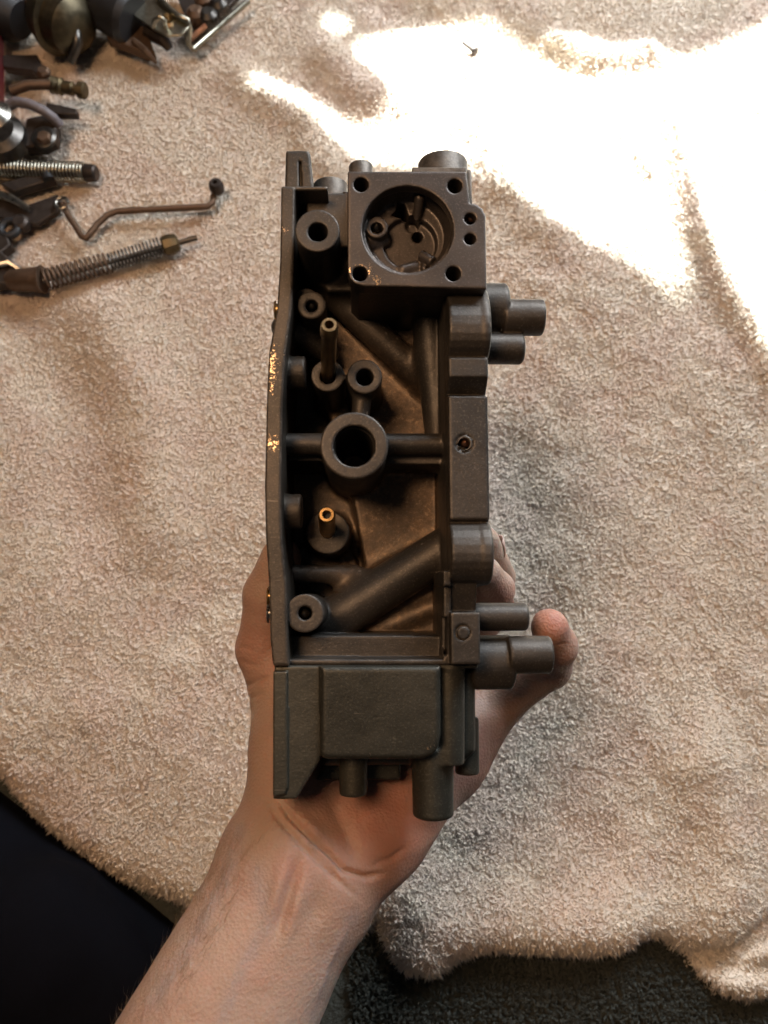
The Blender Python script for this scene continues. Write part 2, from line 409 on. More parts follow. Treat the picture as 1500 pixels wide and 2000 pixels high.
def build_towel():
    xs = np.linspace(-0.62, 0.62, 520); ys = np.linspace(-0.28, 0.80, 460)
    X, Y = np.meshgrid(xs, ys, indexing='ij'); de = towel_dist(X, Y); Z = towel_z(X, Y, de)
    idx = np.arange(X.size).reshape(X.shape); q = np.stack([idx[:-1, :-1], idx[1:, :-1], idx[1:, 1:], idx[:-1, 1:]], -1).reshape(-1, 4)
    inside = de.ravel() < 0.0012; q = q[inside[q].all(1)]
    used = np.unique(q); mp = np.full(X.size, -1); mp[used] = np.arange(len(used))
    P = np.stack([X.ravel(), Y.ravel(), Z.ravel()], 1)[used]
    base = mk_np('bath_towel', P, mp[q], M_TOWEL)
    tag(base, 'fluffy cream pink terry towel spread under the loose parts and the hand', 'towel')
    # the terry pile: tufts that lean with a flow
    N = 600000
    # sample in the picture's footprint, a bit beyond
    c = [W(-90, -60), W(1590, -60), W(1590, 1960), W(-90, 1960)]
    u = rng.random(N*2); v = rng.random(N*2)
    yy = -0.22+u*(0.66+0.22)
    hw = np.interp(yy, [c[3].y, c[0].y], [abs(c[3].x), abs(c[0].x)])
    xx = (v*2-1)*hw.max(); keep = np.abs(xx) < hw; 
    # thin out with distance so tufts stay even in the picture
    dist = np.hypot(yy, CAMH); keep &= rng.random(N*2) < np.clip((0.52/dist)**1.2, 0.4, 1)
    de = towel_dist(xx, yy); keep &= de < 0.001
    xx = xx[keep][:N]; yy = yy[keep][:N]; de = de[keep][:N]; n = len(xx)
    zz = towel_z(xx, yy, de)
    ang = 1.5*n1(xx*5+20, yy*5)+2.0*n4(xx*75, yy*75)+rng.normal(0, 1.5, n)-1.2
    lean = 0.25+0.55*rng.random(n)
    big = 1.0
    ln = (0.0030+0.0026*rng.random(n))*big; wd = (0.00036+0.00024*rng.random(n))*big
    # near an edge lean outward
    D = np.stack([np.cos(ang)*lean, np.sin(ang)*lean, np.full(n, 0.85)], 1)
    eps = 0.002; gx = (towel_dist(xx+eps, yy)-de)/eps; gy = (towel_dist(xx, yy+eps)-de)/eps
    wgt = np.clip(1+de/0.012, 0, 1)[:, None]
    D = D*(1-0.6*wgt)+np.stack([gx*1.1, gy*1.1, np.full(n, 0.15)], 1)*wgt
    D /= np.linalg.norm(D, axis=1)[:, None]
    bend = np.stack([np.cos(ang+rng.normal(0, .9, n)), np.sin(ang+rng.normal(0, .9, n)), rng.normal(-.35, .3, n)], 1)
    side = np.cross(D, [0, 0, 1.0]); side /= np.linalg.norm(side, axis=1)[:, None]; up = np.cross(side, D)
    base_p = np.stack([xx, yy, zz-0.0006], 1)
    def ring(c_, r_): return [c_+r_[:, None]*(math.cos(a)*side+math.sin(a)*up) for a in (0.5, 2.6, 4.7)]
    mid = base_p+D*ln[:, None]*0.55; tip = base_p+D*ln[:, None]*0.85+bend*ln[:, None]*0.35
    kw = rng.random(n) < 0.23; m_ = int(kw.sum())             # the thicker loops among the fine fibres
    wd2 = wd*1.05
    VW = np.stack(ring(base_p, wd2*0.9)+ring(mid, wd2*1.2)+[tip], 1)[kw].reshape(-1, 3)
    VV = np.stack(ring(base_p, wd)+[tip], 1)[~kw].reshape(-1, 3); n = n-m_
    T4 = np.array([[0, 1, 3], [1, 2, 3], [2, 0, 3]]); T = np.array([[0, 1, 4], [0, 4, 3], [1, 2, 5], [1, 5, 4], [2, 0, 3], [2, 3, 5], [3, 4, 6], [4, 5, 6], [5, 3, 6]])
    Q = (np.arange(n)[:, None, None]*4+T4[None]).reshape(-1, 3)
    QW = (np.arange(m_)[:, None, None]*7+T[None]).reshape(-1, 3)+len(VV)
    p = mk_np('terry_pile', np.concatenate([VV, VW]), np.concatenate([Q, QW]), M_TOWEL, base, nside=3); p['kind'] = 'stuff'
build_towel()

def carpet_tufts():
    n = 26000
    c0 = W(600, 2050, 0); c1 = W(1560, 1780, 0)
    x = rng.uniform(-0.02, 0.33, n); y = rng.uniform(-0.26, -0.10, n)
    de = towel_dist(x, y); k = de > -0.004; x = x[k]; y = y[k]; n = len(x)
    a = rng.random(n)*6.283; D = np.stack([np.cos(a)*.6, np.sin(a)*.6, np.ones(n)], 1); D /= np.linalg.norm(D, axis=1)[:, None]
    side = np.cross(D, [0, 0, 1.0]); side /= np.linalg.norm(side, axis=1)[:, None]; up = np.cross(side, D)
    b = np.stack([x, y, np.zeros(n)], 1); r = 0.0006+0.0004*rng.random(n); ln = 0.004+0.003*rng.random(n)
    def ring(c_, r_): return [c_+r_[:, None]*(math.cos(q)*side+math.sin(q)*up) for q in (0.5, 2.6, 4.7)]
    VV = np.stack(ring(b, r)+ring(b+D*ln[:, None]*.6, r*1.2)+[b+D*ln[:, None]], 1).reshape(-1, 3)
    T = np.array([[0, 1, 4], [0, 4, 3], [1, 2, 5], [1, 5, 4], [2, 0, 3], [2, 3, 5], [3, 4, 6], [4, 5, 6], [5, 3, 6]])
    o = mk_np('carpet_tufts', VV, (np.arange(n)[:, None, None]*7+T[None]).reshape(-1, 3), M_CARPET, nside=3)
    tag(o, 'dark grey green carpet tufts below the near edge of the towel', 'carpet', kind='stuff')
carpet_tufts()

# unseen panel added to block the sun, its opening cut to the patch outline
def build_sun_gobo():
    YW = 1.02
    lit_px = [(640, 25), (700, 55), (668, 92), (760, 62), (860, 36), (960, 45), (1030, 85), (1095, 112), (1130, 85), (1180, 108), (1260, 128), (1340, 118), (1420, 88), (1480, 55),
              (1620, 10), (1900, 40), (1900, 900), (1620, 860), (1530, 750), (1450, 630), (1384, 520), (1346, 410), (1318, 285), (1303, 287), (1306, 400), (1328, 520), (1372, 615), (1330, 592), (1290, 575), (1180, 520), (1080, 470), (1000, 420), (930, 365), (850, 350), (700, 330),
              (610, 262), (540, 225), (445, 190), (500, 160), (575, 185), (650, 235), (730, 246), (765, 205), (740, 160), (680, 140), (700, 108), (655, 85), (618, 60)]
    hole = []
    for a, b in lit_px:
        p = W(a, b, 0.02); t = (YW-p.y)/(SUN_P.y-p.y); q = p+(SUN_P-p)*t; hole.append((q.x, q.z))
    import bmesh
    from mathutils.geometry import tessellate_polygon
    outer = [(-2.2, -0.02), (2.6, -0.02), (2.6, 2.7), (-2.2, 2.7)]
    tr = tessellate_polygon([[Vector((x, z, 0)) for x, z in outer], [Vector((x, z, 0)) for x, z in hole]])
    pts = outer+hole; n = len(pts)
    v = [(x, YW, z) for x, z in pts]+[(x, YW+0.012, z) for x, z in pts]
    f = [list(t) for t in tr]+[[i+n for i in t][::-1] for t in tr]
    h0 = 4; m = len(hole)
    f += [[h0+i, h0+(i+1) % m, n+h0+(i+1) % m, n+h0+i] for i in range(m)]
    t = NT('gobo_paint'); t.set(Base_Color=(0.30, 0.27, 0.25), Roughness=0.9)
    o = mk('sun_gobo', v, f, t.m, smooth=False); o['kind'] = 'structure'
build_sun_gobo()

# ================================================================== THE CARBURETTOR
carb_mat4 = (Matrix.Translation(Vector((0, 0, CAMH))) @ CR.to_4x4() @ Matrix.Translation(OC*0.001) @ RL.to_4x4())
carb = empty('carburetor', None, 'bare dark grey cast metal carburetor body held upright in the hand', 'carburetor', mat=carb_mat4)
def chip(px, py, d, r, sc=(1, 1, 1)): p = V(px, py, d)/1000; return (tuple(p), r/1000, sc)
chips_plate = [chip(531, 715, 5, 4.2, (1.2, .45, 1)), chip(531, 866, 5, 3.4, (1, .8, 1)), chip(553, 449, 5, 2.6, (.7, 1.4, 1)), chip(530, 755, 5, 2.5, (2, .5, 1)), chip(560, 693, 5, 1.6)]
chips_sq = [chip(703, 519, 0, 2.4, (.7, 2.2, 1)), chip(682, 530, 0, 2.0), chip(722, 528, 0, 3.0, (2.4, .9, 1)), chip(730, 540, 0, 2.8, (2.2, 1.0, 1)), chip(738, 550, 0, 2.8, (2.0, .9, 1))]
chips_bowl = [chip(840, 1462, 4, 2.4, (.8, 2.6, 1)), chip(848, 1455, 4, 2.2, (2.6, .9, 1)), chip(720, 1474, 4, 2.0, (.7, 2.2, 1)), chip(770, 1478, 4, 1.4), chip(642, 1388, 4, 1.0)]
M_CAST = cast_metal('cast_alloy', (0.034, 0.031, 0.028), (0.075, 0.064, 0.054), lit_varnish=True)
M_PLATE = cast_metal('cast_alloy_flange', (0.034, 0.030, 0.025), (0.076, 0.062, 0.049), chips=chips_plate)
M_SQ = cast_metal('cast_alloy_machined', (0.049, 0.042, 0.038), (0.092, 0.076, 0.066), rough=(0.34, 0.5), chips=chips_sq, grain=0.00006)
M_BOWL = cast_metal('cast_alloy_bowl', (0.026, 0.026, 0.021), (0.056, 0.054, 0.043), rough=(0.40, 0.60), chips=chips_bowl)
M_BRASS = simple_metal('brass', (0.72, 0.46, 0.20), 0.3)
M_COPPER = simple_metal('copper_ball', (0.50, 0.25, 0.15), 0.35)
M_STEEL = simple_metal('steel', (0.42, 0.40, 0.36), 0.28)
M_DARKST = simple_metal('dark_steel', (0.13, 0.12, 0.11), 0.38)
M_GAP = simple_metal('bore_black', (0.02, 0.02, 0.022), 0.6, 0.2)
H = 0.5
def PP(l, d): return [V(x, y, d)[:2] for x, y in l]
def circ(px, py, rpx, d, n=40):
    c = V(px, py, d); r = rpx*S(d); return [(c[0]+r*math.cos(2*math.pi*i/n), c[1]+r*math.sin(2*math.pi*i/n)) for i in range(n)]
def zbar(g, px, py, rpx, d0, d1, k=0.0, cut=False, r=0.4, taper=1.0):
    c = V(px, py, d0); g.bar((c[0], c[1], -d0), (c[0], c[1], -d1), rpx*S(d0), rpx*S(d0)*taper, k=k, cut=cut, r=r)
def part(g, name, mat, parent=carb):
    P, Q = g.mesh(); return mk_np(name, P/1000, Q, mat, parent)

# ---- body casting
lo = V(500, 1330, 0); lo = np.array([lo[0]-6, lo[1]-8, -64]); hi = V(975, 330, 0); hi = np.array([hi[0]+8, hi[1]+4, 6])
g = Grid(lo, hi, 0.42)
# back slab and deep floor
g.prism(PP([(548, 362), (955, 362), (955, 1298), (540, 1298)], 8), -62, -55)
# raised floor
g.prism(PP([(655, 540), (880, 540), (880, 1245), (690, 1245), (700, 1180), (712, 1100), (700, 1040), (690, 980), (660, 900), (640, 800), (640, 640)], 44), -56, -44, k=3, r=1.5)
# side walls top
g.prism(PP([(575, 366), (690, 366), (690, 560), (640, 560), (600, 520), (585, 420)], 20), -56, -24, k=3, r=1)
g.prism(PP([(598, 373), (692, 373), (692, 480), (598, 480)], 15), -56, -16, k=1, r=.8)
# big round sump low left
c = V(632, 1120, 50); g.bar((c[0], c[1], -56), (c[0], c[1], -51), 13.5, 13.0, k=1.5)
# ribs and drillings over the floor
g.bar(V(640, 560, 36), V(845, 760, 42), 6.2, 5.0, k=4, round_=True)
g.bar(V(832, 575, 34), V(862, 900, 34), 6.6, 4.8, k=4, round_=True)
g.bar(V(800, 590, 46), V(826, 760, 46), 4, 3, k=4, round_=True)
g.bar(V(555, 868, 22), V(880, 868, 22), 3.8, k=1.5)
g.prism(PP([(745, 868), (880, 868), (880, 905), (745, 905)], 22), -50, -24, k=2)
g.prism(PP([(550, 868), (640, 868), (640, 900), (550, 900)], 26), -56, -26, k=2)
g.bar(V(710, 740, 20), V(700, 860, 20), 3.2, k=2)
g.bar(V(555, 1121, 34), V(690, 1121, 40), 3.2, k=2, round_=True)
g.bar(V(555, 640, 24), V(640, 690, 34), 4.5, 4.0, k=2.5, round_=True)
# big diagonal passage lower
g.bar(V(640, 1218, 39), V(885, 1062, 35), 8.2, 7.6, k=7, round_=True)
g.bar(V(880, 1170, 44), V(740, 1232, 46), 3, 3, k=3, round_=True)
# bosses
def boss(px, py, ro, ri, d0, d1=56, k=2.0, taper=1.12, depth=14):
    zbar(g, px, py, ro, d0, d1, k=k, taper=taper)
    zbar(g, px, py, ri, d0-1, d0+depth, cut=True, k=0.5)
boss(692, 870, 67, 38, 1, depth=40, taper=1.0)
zbar(g, 692, 870, 33, 1, 50, cut=True)
zbar(g, 692, 870, 41, 0, 4, cut=True, r=.2)
boss(712, 735, 35, 17, 13, depth=20)
boss(640, 733, 33, 15, 16, depth=8)
boss(608, 595, 29, 12, 12, depth=10)
boss(598, 585, 24, 1, 18, depth=1)
boss(620, 450, 45, 19.5, -2, depth=26, taper=1.0)
boss(640, 1040, 42, 10, 32, depth=6, k=3)
boss(595, 1198, 37, 13, 8, depth=12, taper=1.0)
g.prism(PP([(552, 560), (590, 560), (590, 640), (552, 640)], 20), -56, -24, k=2)
# lower shelf and frame
g.prism(PP([(560, 1243), (876, 1243), (876, 1297), (560, 1297)], 16), -56, -20, k=0.8)
g.prism(PP([(535, 1288), (936, 1288), (936, 1299), (535, 1299)], 9), -56, -9, r=.3)
g.prism(PP([(866, 1140), (882, 1140), (882, 1298), (866, 1298)], 9), -50, -9, r=.3)
g.prism(PP([(868, 1205), (874, 1205), (874, 1280), (868, 1280)], 8), -14, -7, cut=True)
# right hand rail
RX = 880
def Y_(py, d): return (V(915, py, d)[1], -d)
def arc_(y0, y1, d_edge, d_top, n=12):
    out = []
    for i in range(n+1):
        a = math.pi*i/n; out.append(Y_(y0+(y1-y0)*(1-math.cos(a))/2, d_edge+(d_top-d_edge)*math.sin(a)))
    return out
up = [Y_(564, 44)]+[Y_(566, 8)]+arc_(568, 697, 10, 1.5)[2:-2]+[Y_(697, 7), Y_(699, 5), Y_(735, 5), Y_(772, 11), Y_(774, 7), Y_(1014, 7)]+arc_(1018, 1142, 12, 2.5)[1:-1]+[Y_(1142, 12), Y_(1150, 44)]
g.xprism(up, V(876, 800, 6)[0], V(954.5, 800, 6)[0], k=1.0, r=.8)
g.xprism([Y_(1130, 44), Y_(1132, 9), Y_(1195, 12), Y_(1196.5, 4.5), Y_(1297, 4.5), Y_(1297, 44)], V(880, 1250, 6)[0], V(936.5, 1250, 6)[0], k=.3, r=.35)
g.xprism([Y_(564, 44), Y_(566, 9)]+arc_(568, 697, 10, 1.5)[2:-2]+[Y_(699, 8), Y_(705, 44)], V(940, 620, 6)[0], V(960, 630, 2)[0], k=1.0, r=.8)
g.xprism(arc_(1018, 1142, 12, 2.5)[1:-1]+[Y_(1142, 14), Y_(1130, 44), Y_(1030, 44)], V(940, 1080, 6)[0], V(965, 1080, 2.5)[0], k=1.0, r=.8)
g.prism(PP([(864, 1115), (880, 1115), (880, 1145), (864, 1145)], 8), -40, -6, r=.5)
zbar(g, 905, 1236, 15, 3, 5.2, cut=True, r=.1); zbar(g, 905, 1236, 12, 4.2, 8, r=.1)
zbar(g, 908, 865, 18, 6, 7.6, cut=True, r=.1); zbar(g, 908, 865, 15, 6.6, 12, r=.1); zbar(g, 908, 865, 11.5, 5, 11, cut=True, r=.1)
# inner wall slope between rail and floor
g.prism(PP([(862, 560), (880, 560), (880, 860), (868, 860)], 20), -54, -12, k=2, r=1)
g.prism(PP([(868, 905), (882, 905), (882, 1150), (872, 1150)], 20), -54, -12, k=2, r=1)
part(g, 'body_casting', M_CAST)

# ---- engine side mounting flange (left)
g = Grid((V(500, 1320, 5)[0]-2, V(540, 1320, 5)[1]-2, -62), (V(640, 280, 5)[0]+6, V(600, 340, 5)[1]+4, 2), H)
outer_ = [(549, 363), (547, 508), (541, 602), (525, 690), (521, 780), (517, 950), (519, 1045), (525, 1140), (528, 1250), (533, 1301)]
inner_ = [(565, 1301), (562, 1250), (560, 1140), (551, 1045), (549, 950), (553, 780), (558, 690), (570, 602), (574, 508), (576, 363)]
g.prism(PP(outer_+inner_, 5), -60, -5, r=.35)
g.prism(PP([(550, 363), (640, 363), (640, 371), (550, 371)], 7), -55, -7, r=.4)
a = V(555, 720, 12); b = V(596, 720, 12); g.bar((a[0]-2, a[1], -17), (b[0], b[1], -17), 5.6, k=.5, r=.8)
a = V(548, 996, 12); b = V(588, 996, 12); g.bar((a[0]-2, a[1], -17), (b[0], b[1], -17), 5.8, k=.5, r=.8)
part(g, 'mounting_flange', M_PLATE)
# ---- top lug above the flange
g = Grid((V(550, 380, 10)[0]-3, V(550, 385, 10)[1]-3, -52), (V(620, 280, 10)[0]+3, V(620, 285, 10)[1]+3, -6), H)
g.prism(PP([(558, 293), (601, 293), (606, 297), (614, 372), (556, 372)], 11), -48, -11, r=.8)
g.prism(PP([(583, 310), (587, 310), (590, 375), (584, 375)], 10), -13, -9, cut=True, r=.2)
part(g, 'mounting_lug', M_PLATE)

# ---- square diaphragm housing
g = Grid((V(670, 580, 0)[0]-3, V(670, 580, 0)[1]-3, -56), (V(965, 330, 0)[0]+3, V(965, 330, 0)[1]+4, 3), 0.42)
sq = [(679, 334), (911, 334), (915, 360), (918, 396), (930, 398), (942, 406), (949, 420), (951, 564), (880, 563), (800, 560), (712, 559), (694, 554), (683, 544), (679, 528)]
g.prism(PP(sq, 0), -7, 0, r=.5)
g.prism(PP([(682, 338), (909, 338), (914, 398), (945, 415), (948, 562), (700, 556), (684, 540)], 0), -50, -5, r=.5)
g.prism(PP([(668, 372), (690, 372), (690, 480), (676, 480)], 16), -50, -16, k=1.5, r=1)
zbar(g, 797, 445, 93.5, -1, 6, cut=True, k=.3, taper=.985)
zbar(g, 797, 447, 91, 4, 10.5, cut=True, k=.3, taper=.86)
zbar(g, 802, 468, 58, 8, 13, cut=True, k=.5, taper=.92)
# inside details
zbar(g, 736, 443, 23, 6, 15, k=.8); zbar(g, 736, 443, 12.5, 5, 10, cut=True)
g.bar(V(819, 388, 7), V(813, 436, 11.5), 1.8, 1.3, k=.8, round_=True); g.bar(V(819, 388, 8), V(819, 388, 14), 1.8, k=.8)
g.bar(V(706, 480, 9), V(752, 472, 12), 2.0, k=.8, round_=True)
g.bar(V(716, 494, 13), V(754, 484, 15), 1.8, cut=True, k=.4, round_=True)
zbar(g, 816, 458, 11, 11, 22, cut=True, r=.2); zbar(g, 806, 432, 14, 10, 17, cut=True, r=.2)
g.prism(PP([(772, 418), (776, 402), (790, 406), (796, 424), (800, 434), (780, 432), (762, 428)], 13), -22, -9, cut=True, r=.3)
g.bar(V(822, 498, 10.5), V(846, 513, 8.5), 1.9, k=.4)
g.bar(V(788, 528, 11.5), V(814, 522, 12), 2.0, k=1.0, round_=True); g.bar(V(828, 508, 11), V(828, 528, 9.5), 1.0, k=.5)
zbar(g, 758, 400, 10, 10, 14, k=.6)
for (hx, hy) in ((705, 357), (889, 360), (703, 532), (886, 532)): zbar(g, hx, hy, 15.3, -1, 16, cut=True, k=.3)
for (hx, hy) in ((919, 424), (919, 464)): zbar(g, hx, hy, 12, -1, 9, cut=True, k=.3)
part(g, 'diaphragm_housing', M_SQ)
# ---- upward facing bosses behind the square housing
def yboss(name, px, y_top, y_bot, rpx, d, mat=M_CAST, bore=0.0):
    a = V(px, y_top, d-rpx*S(d)*.8); b = V(px, y_bot, d)
    A = (a[0], a[1], -d); B = (a[0], b[1], -d); r = rpx*S(d); m = MB(.001); L = abs(a[1]-b[1])
    pr = [(0, r), (1-1.0/L, r), (1-.3/L, r-.35), (1, r-1.0)]
    if bore: pr += [(1, bore), (1-5/L, bore), (1-5/L, 0.01)]
    m.lathe(B, A, pr, 40); return m.done(name, mat, carb)
yboss('top_boss', 705, 312, 380, 25, 18)
yboss('top_boss', 869, 296, 400, 51, 22)
yboss('top_boss', 645, 346, 420, 36, 30)
m = MB(.001); m.prism([(*V(805, 326, 6)[:2], -6), (*V(912, 326, 6)[:2], -6), (*V(912, 350, 6)[:2], -6), (*V(805, 350, 6)[:2], -6)], (0, 0, -14)); m.done('top_pad', M_CAST, carb, bevel=.0004)
m = MB(.001); m.prism([(*V(905, 330, 9)[:2], -9), (*V(921, 330, 9)[:2], -9), (*V(923, 410, 9)[:2], -9), (*V(905, 410, 9)[:2], -9)], (0, 0, -18)); m.done('side_pad', M_CAST, carb, bevel=.0006)

# ---- float bowl
g = Grid((V(520, 1620, 0)[0]-2, V(520, 1620, 0)[1]-2, -58), (V(945, 1290, 10)[0]+5, V(945, 1292, 10)[1]+3, 2), H)
g.prism(PP([(534, 1302), (626, 1302), (624, 1490), (577, 1567), (531, 1567)], 4), -30, -7, r=.35)
g.prism(PP([(532, 1312), (560, 1312), (562, 1540), (556, 1556), (531, 1562)], 4), -29, -5.9, r=.5)
rc = [(624, 1302), (862, 1302), (862, 1440), (858, 1462), (846, 1478), (828, 1485), (800, 1486), (640, 1486), (628, 1482), (624, 1474)]
g.prism(PP(rc, 4), -40, -5, r=1.7)
g.prism(PP([(626, 1302), (629, 1302), (629, 1480), (626, 1480)], 3), -5.9, -2, cut=True, r=.2)
g.prism(PP([(536, 1296), (934, 1296), (934, 1306), (536, 1306)], 10), -50, -10, r=.4)
g.prism(PP([(600, 1302), (931, 1302), (931, 1470), (905, 1496), (630, 1500)], 20), -52, -20, r=3.5, k=1)
a = V(876, 1302, 16); b = V(876, 1490, 16); g.bar((a[0], a[1], -15), (a[0], b[1], -15), 5.2, 4.6, k=1.2)
a = V(846, 1470, 16); b = V(846, 1598, 16); g.bar((a[0], a[1]+2, -18), (a[0], b[1], -18), 6.9, 6.6, k=2.0, r=1.2)
a = V(690, 1470, 16); b = V(690, 1555, 16); g.bar((a[0], a[1]+2, -18), (a[0], b[1], -18), 4.7, 4.5, k=1.2, r=.7)
a = V(912, 1402, 30); b = V(912, 1512, 30); g.bar((a[0], a[1], -31), (a[0], b[1], -31), 4.2, k=2.0, r=.8)
g.prism(PP([(640, 1485), (782, 1485), (782, 1524), (618, 1524)], 30), -38, -30, k=1, r=.6)
part(g, 'float_bowl', M_BOWL)

# ---- side fittings on the right
def fitting(name, bodies):
    pts = np.array([q for bd in bodies for q in bd[1:3]]); g = Grid(pts.min(0)-16, pts.max(0)+16, H)
    for bd in bodies: getattr(g, bd[0])(bd[1], bd[2], *bd[3:4], **bd[4])
    return part(g, name, M_CAST)
def xb(x0, x1, y, d, rpx, **kw):
    a = V(x0, y, d); b = V(x1, y, d); return ('bar', np.array([a[0], a[1], -d]), np.array([b[0], a[1], -d]), rpx*S(d), dict(kw))
fitting('inlet_fitting', [xb(925, 989, 603, 26, 50, k=0, r=1.5), xb(980, 1060, 620, 24, 36, k=.4, r=.9), xb(925, 1022, 681, 24, 31, k=1, r=1.6), xb(930, 990, 600, 24, 30, k=1, r=1)])
fitting('inlet_fitting', [xb(915, 1001, 1292, 26, 50, k=.4, r=1.5), xb(990, 1075, 1279, 22, 36, k=.4, r=.9), xb(915, 1030, 1205, 22, 27, k=1, r=1.3), xb(925, 1000, 1318, 24, 28, k=1, r=1)])
# ---- brass jets, tubes, balls and plugs
def ztube(name, px, py, d_tip, base, ro, ri, mat, collar=None):
    a = V(px, py, d_tip); b = V(*base); m = MB(.001); L = np.linalg.norm(b-a); ro *= S(d_tip); ri *= S(d_tip)
    pr = [(0.30, ri), (.02, ri), (0.0, ri+.15), (0.0, ro-.5), (0.03, ro-.1), (.08, ro)]
    if collar: pr += [(.16, ro), (.18, ro*.88), (1, ro*.88)]
    else: pr += [(1, ro)]
    m.lathe(a, b, pr, 28); o = m.done(name, mat, carb, 50)
    m = MB(.001); q = a+(b-a)*.12; m.lathe(q, q+(b-a)*.02, [(0, ri*1.02), (1, ri*1.02)], 20); m.done('bore', M_GAP, o); return o
M_TUBE = simple_metal('tarnished_brass_tube', (0.40, 0.28, 0.15), 0.34)
ztube('brass_tube', 643, 634, -14, (641, 736, 20), 18.5, 8.5, M_TUBE, True)
ztube('brass_nozzle', 638, 1005, 12, (640, 1040, 36), 17, 8, M_BRASS)
def ballp(px, py, d, rpx, mat):
    c = V(px, py, d+rpx*S(d)); m = MB(.001); r = rpx*S(d); m.lathe(c+[0, 0, r], c-[0, 0, r], [(i/12/1.0, r*math.sin(math.pi*i/12)) for i in range(13)], 18)
    m.done('press_ball', mat, carb, 80)
ballp(919, 424, 2.5, 10.5, M_COPPER); ballp(736, 443, 7, 9.5, M_DARKST); ballp(608, 596, 14, 9, M_DARKST); ballp(595, 1198, 10, 9, M_DARKST); ballp(908, 865, 7.6, 9, M_COPPER)
# screws that stick out of the flange's left face
for (px, py) in ((540, 606), (526, 1165), (526, 1198)):
    a = V(px+8, py, 14); b = V(px-4.5, py, 14); m = MB(.001)
    m.lathe(a, b, [(0, 2.2), (.7, 2.2), (.72, 3.2), (.95, 3.0), (1, 2.4)], 16); m.done('flange_screw', M_BRASS if py < 1190 else M_STEEL, carb)

# ================================================================== THE HAND (left hand, palm to the camera, behind the carburettor)
def skin_mat():
    t = NT('skin'); a = t.noise(28, 4, 0.5); b = t.noise(9, 2); f = t.noise(700, 3, 0.6); v = t.n('ShaderNodeTexVoronoi'); v.inputs['Scale'].default_value = 900; t.l(t.tc.outputs['Object'], v.inputs['Vector'])
    c = t.mix(t.ramp(a, [(0.35, (0, 0, 0)), (0.7, (1, 1, 1))]), (0.37, 0.265, 0.205), (0.33, 0.21, 0.16))
    c = t.mix(t.ramp(b, [(0.5, (0, 0, 0)), (0.72, (1, 1, 1))]), c, (0.35, 0.27, 0.225))
    att = t.n('ShaderNodeAttribute'); att.attribute_name = 'flush'
    c = t.mix(att.outputs['Fac'], c, (0.35, 0.135, 0.095))
    av = t.n('ShaderNodeAttribute'); av.attribute_name = 'vein'
    c = t.mix(av.outputs['Fac'], c, (0.27, 0.23, 0.225))
    c = t.mix(t.math('MULTIPLY', t.ramp(t.noise(260, 3, 0.6), [(0.45, (0, 0, 0)), (0.75, (1, 1, 1))]), 0.35), c, (0.40, 0.22, 0.165))
    t.set(Base_Color=c, Roughness=0.52); t.b.inputs['Subsurface Weight'].default_value = 0.35
    t.b.inputs['Subsurface Radius'].default_value = (1.0, 0.35, 0.2); t.b.inputs['Subsurface Scale'].default_value = 0.004
    t.b.inputs['Specular IOR Level'].default_value = 0.35
    t.bump(t.math('ADD', f, t.math('MULTIPLY', v.outputs['Distance'], 0.8)), 0.6, 0.00035); return t.m
M_SKIN = skin_mat()
person = empty('person', cam2w(Cp(600, 1700, 262)/1000), 'bare left hand and forearm gripping the metal casting, dark navy trousers at left', 'person')
cam4 = Matrix.Translation(Vector((0, 0, CAMH))) @ CR.to_4x4()
def place_cam(o):      # vertices were given in the camera's axes: bake them into the world, relative to the person's base
    o.data.transform(Matrix.Translation(-person.location) @ cam4)
g = Grid((-118, -175, -345), (98, 25, -195), 0.8)
def seg(p, q, ra, rb, k=5, oval=1.0, side=(1, 0, 0)): g.bar(Cp(*p), Cp(*q), ra, rb, k=k, round_=True, side=side if oval != 1 else None, oval=oval)
sd = Cp(740, 1790, 250)-Cp(420, 1650, 250)
seg((330, 2200, 232), (585, 1700, 262), 22.5, 19.5, 3, 1.34, sd)        # forearm
seg((585, 1700, 262), (655, 1590, 278), 19.0, 17, 8, 1.42, sd)        # wrist
seg((572, 1640, 262), (562, 1470, 280), 13, 13, 9)                   # thumb side of the wrist
seg((640, 1610, 280), (720, 1350, 312), 17, 16, 10, 2.0, (1, .25, 0)) # palm
seg((720, 1350, 312), (790, 1150, 330), 15, 12, 10, 2.5, (1, -.2, 0))
seg((580, 1560, 272), (558, 1330, 296), 13.5, 13.5, 8)                    # thenar
seg((556, 1330, 296), (514, 1268, 296), 12.5, 10.0, 6)
seg((512, 1268, 296), (522, 1160, 290), 9.5, 8.5, 4)                  # thumb
seg((522, 1160, 290), (548, 1090, 285), 8.8, 7.5, 3)
seg((715, 1640, 272), (870, 1480, 300), 15, 15, 10)                   # hypothenar
seg((870, 1480, 300), (965, 1375, 312), 14, 11, 8)
seg((690, 1650, 268), (740, 1580, 280), 13, 13, 8)
seg((965, 1375, 312), (1072, 1302, 296), 9.5, 8.2, 4)                 # little finger
seg((1072, 1302, 296), (1085, 1262, 284), 8.2, 7.6, 3)
seg((1085, 1262, 284), (1073, 1226, 276), 7.5, 6.6, 3)
seg((880, 1280, 330), (962, 1185, 322), 9.5, 8.5, 4)                  # ring
seg((962, 1185, 322), (966, 1150, 306), 8.3, 7.6, 2.5)
seg((966, 1150, 306), (948, 1120, 296), 7.4, 6.6, 2.5)
seg((850, 1180, 332), (968, 1130, 338), 9.5, 8.5, 4)                  # middle
seg((968, 1130, 338), (962, 1108, 322), 8, 7.6, 1.5)
seg((962, 1108, 322), (944, 1058, 302), 7.4, 6.4, 1.5)
seg((790, 1140, 334), (880, 1060, 342), 9.5, 8.5, 4)                  # index, behind the casting
seg((880, 1060, 342), (905, 1000, 332), 8, 7.2, 2.5)
